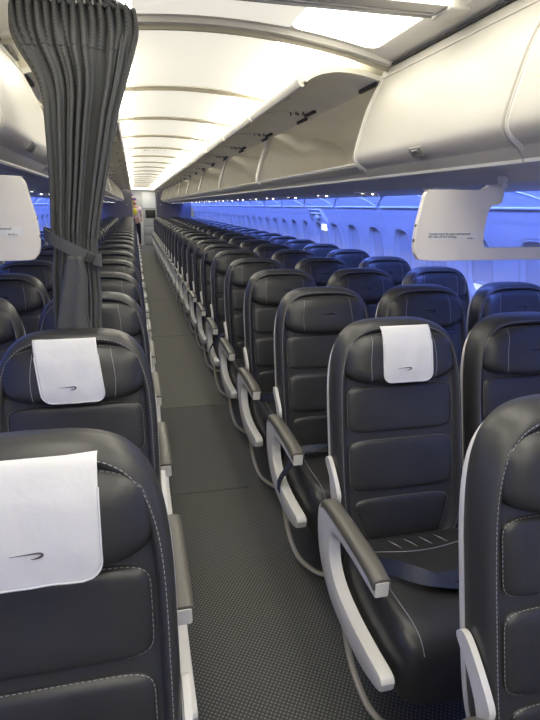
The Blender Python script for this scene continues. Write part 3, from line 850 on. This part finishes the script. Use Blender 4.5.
# ------------------------------------------------------------------ aft end
yb = 20.62
for side in (1, -1):
    x0, x1 = (.50, 1.70) if side == 1 else (-1.70, -.36)
    mb = MB(); mb.extrude([(x0, 0), (x1 if side == 1 else x1, 0)] and ([(x0,.0),(x1,.0),(x1,2.08),(x0,2.08)]), yb, yb+.05)
    o = struct(mb.build('wall_aft_%s' % SIDE[side], 'bulk'))
for x in (.62, -.52):
    mb = MB(); mb.tube([(x, yb-.012, 1.55), (x, yb, 1.55)], .018, n=10); o = mb.build('call_button', 'trim')
    tag(o, 'tiny pale round button on the %s grey bulkhead at the far end' % ('right' if x > 0 else 'left'), 'button')
mb = MB(); mb.box(-.35, .45, 21.0, 22.3, 2.100, 2.118, .004); o = mb.build('added_ceiling_glow', 'lamp'); tag(o, 'added ceiling lamp that brightens the galley behind the far bulkheads', 'ceiling light')  # extra lamp put in to brighten the aft galley
# galley monument behind
g_ = empty('galley_unit', (0, 22.6, 0), 'grey galley cupboards at the far end of the aisle', 'galley')
mb = MB(); mb.box(-.9, .9, .0, .5, 0, 2.09, .005); mb.build('cabinet', 'galley', g_)
mb = MB(); mb.box(.02, .52, -.02, .0, 1.42, 2.02, .01); mb.build('upper_door', 'galley2', g_)
for z0, z1 in ((.05, .38), (.40, .70), (.72, 1.02)):
    mb = MB(); mb.box(.08, .55, -.02, .0, z0, z1, .01); d_ = mb.build('cupboard_door', 'galley', g_); mb = MB(); mb.box(.22, .40, -.035, -.02, z1-.08, z1-.05, .004); mb.build('handle', 'strip', d_)
mb = MB(); mb.box(.12, .5, -.03, -.0, 1.06, 1.36, .01); mb.build('oven', 'dark', g_)
mb = MB(); mb.box(-.2, .02, -.03, .0, .0, 1.3, .01); mb.build('side_door', 'galley2', g_)
mb = MB(); mb.sheet([[(.50+.012*math.sin(t*1.9)+.30*t/14, 21.3+.03*math.sin(t*2.4)+.0, z) for t in range(15)] for z in (.15, 1.0, 2.1)])
o = mb.build('galley_curtain', 'dkcurtain'); md = o.modifiers.new('thick', 'SOLIDIFY'); md.thickness = .006
tag(o, 'dark curtain drawn aside beside the far right bulkhead', 'curtain')
mb = MB(); mb.box(-1.9, 1.9, 23.2, 23.25, 0, 2.4); struct(mb.build('wall_rear', 'galley'))
mb = MB(); mb.box(-.50, -.30, 22.55, 22.58, 1.45, 1.95, .004); o = mb.build('notice_board', 'purple'); tag(o, 'small purple and yellow notice on the far galley wall', 'notice')
mb = MB(); mb.box(-.38, -.29, 22.54, 22.55, 1.50, 1.85, .002); mb.build('yellow_sheet', 'notice', o)
# forward closure behind the camera
mb = MB(); mb.box(-1.9, 1.9, YA-.05, YA, 0, 2.4); struct(mb.build('wall_front', 'trim'))

# ------------------------------------------------------------------ person at the far end of the aisle
def skin_fig(name, verts, edges, radii, m, parent, sub=2):
    me = bpy.data.meshes.new(name); me.from_pydata(verts, edges, []); o = link(name, me, parent)
    md = o.modifiers.new('skin', 'SKIN'); md.use_smooth_shade = True
    for i, rr in enumerate(radii): me.skin_vertices[0].data[i].radius = rr if isinstance(rr, tuple) else (rr, rr)
    me.skin_vertices[0].data[0].use_root = True
    s = o.modifiers.new('sub', 'SUBSURF'); s.levels = sub; s.render_levels = sub
    me.materials.append(M[m]); return o
pr = empty('person', (-.28, 21.3, 0), 'distant person in pale pink top and yellow vest standing in the aisle', 'person')
V = [(0,0,.95),(0,0,1.15),(0,0,1.38),(0,0,1.50),(0,0,1.60),(0,-.01,1.70),
     (.17,0,1.42),(.22,.0,1.15),(.21,-.10,.92),(-.17,0,1.42),(-.22,.0,1.15),(-.20,-.10,.92),
     (.10,0,.88),(.11,-.02,.48),(.11,.02,.08),(.11,-.10,.04),(-.10,0,.88),(-.11,.0,.48),(-.11,.03,.08),(-.11,-.09,.04)]
Eg = [(0,1),(1,2),(2,3),(3,4),(4,5),(2,6),(6,7),(7,8),(2,9),(9,10),(10,11),(0,12),(12,13),(13,14),(14,15),(0,16),(16,17),(17,18),(18,19)]
R = [(.14,.10),(.13,.095),(.15,.10),.055,.075,.09,.06,.042,.032,.06,.042,.032,.085,.058,.042,.035,.085,.058,.042,.035]
skin_fig('body', V, Eg, R, 'skin', pr)
skin_fig('shirt', [(0,0,1.0),(0,0,1.2),(0,0,1.42),(.18,0,1.42),(.225,0,1.17),(-.18,0,1.42),(-.225,0,1.17)], [(0,1),(1,2),(2,3),(3,4),(2,5),(5,6)], [(.16,.12),(.15,.112),(.155,.112),.075,.056,.075,.056], 'pinkshirt', pr)
skin_fig('vest', [(0,0,1.12),(0,0,1.25),(0,0,1.47)], [(0,1),(1,2)], [(.168,.128),(.168,.128),(.15,.11)], 'vest', pr, 1)
skin_fig('trousers', [(0,0,.98),(.10,0,.86),(.11,-.01,.48),(.11,.02,.12),(-.10,0,.86),(-.11,0,.48),(-.11,.03,.12)], [(0,1),(1,2),(2,3),(0,4),(4,5),(5,6)], [(.155,.115),.10,.072,.06,.10,.072,.06], 'trousers', pr)
skin_fig('hair', [(0,.03,1.68),(0,.02,1.76),(0,-.02,1.785)], [(0,1),(1,2)], [.095,.09,.06], 'hair', pr)

# ------------------------------------------------------------------ lights
def area(name, loc, rot, sx, sy, power, col):
    l = bpy.data.lights.new(name, 'AREA'); l.shape = 'RECTANGLE'; l.size = sx; l.size_y = sy; l.energy = power; l.color = col
    o = bpy.data.objects.new(name, l); COL.objects.link(o); o.location = loc; o.rotation_euler = rot; return o
for side in (1, -1):
    # blue mood light tucked behind the service channel, washing the side wall
    area('mood_light', (side*1.47, (YA+YB)/2, 1.688), (0, side*math.radians(-28), 0), .035, YB-YA-.6, 110, (.14,.24,1.0))
SC.world = bpy.data.worlds.new('world'); SC.world.use_nodes = True
SC.world.node_tree.nodes['Background'].inputs[0].default_value = (.5,.6,.8,1); SC.world.node_tree.nodes['Background'].inputs[1].default_value = .2

# ------------------------------------------------------------------ camera
f_, pi_, ya_, ro_, cx0, ch0 = 546.92, .27376, .23819, .00977, -.31389, 1.53249
F = Vector((math.sin(ya_)*math.cos(pi_), math.cos(ya_)*math.cos(pi_), -math.sin(pi_)))
Rv = Vector((math.cos(ya_), -math.sin(ya_), 0)); U = Rv.cross(F)
c, s = math.cos(ro_), math.sin(ro_)
R2 = Rv*c+U*s; U2 = -Rv*s+U*c
# image rotated clockwise by ro_: scene right axis tips down on screen
R2 = Rv*c+U*s; U2 = U*c-Rv*s
mt = Matrix((R2, U2, -F)).transposed().to_4x4(); mt.translation = Vector((cx0, 0, ch0))
cam = bpy.data.cameras.new('camera'); co = bpy.data.objects.new('camera', cam); COL.objects.link(co); co.matrix_world = mt
cam.sensor_fit = 'VERTICAL'; cam.sensor_height = 36; cam.lens = f_/720*36; cam.clip_start = .02; cam.clip_end = 100
SC.camera = co
SC.view_settings.view_transform = 'Standard'; SC.view_settings.look = 'None'; SC.view_settings.gamma = 1; SC.view_settings.use_curve_mapping = False
SC.view_settings.exposure = .75
SC.cycles.max_bounces = 10; SC.cycles.diffuse_bounces = 6; SC.cycles.sample_clamp_indirect = 6
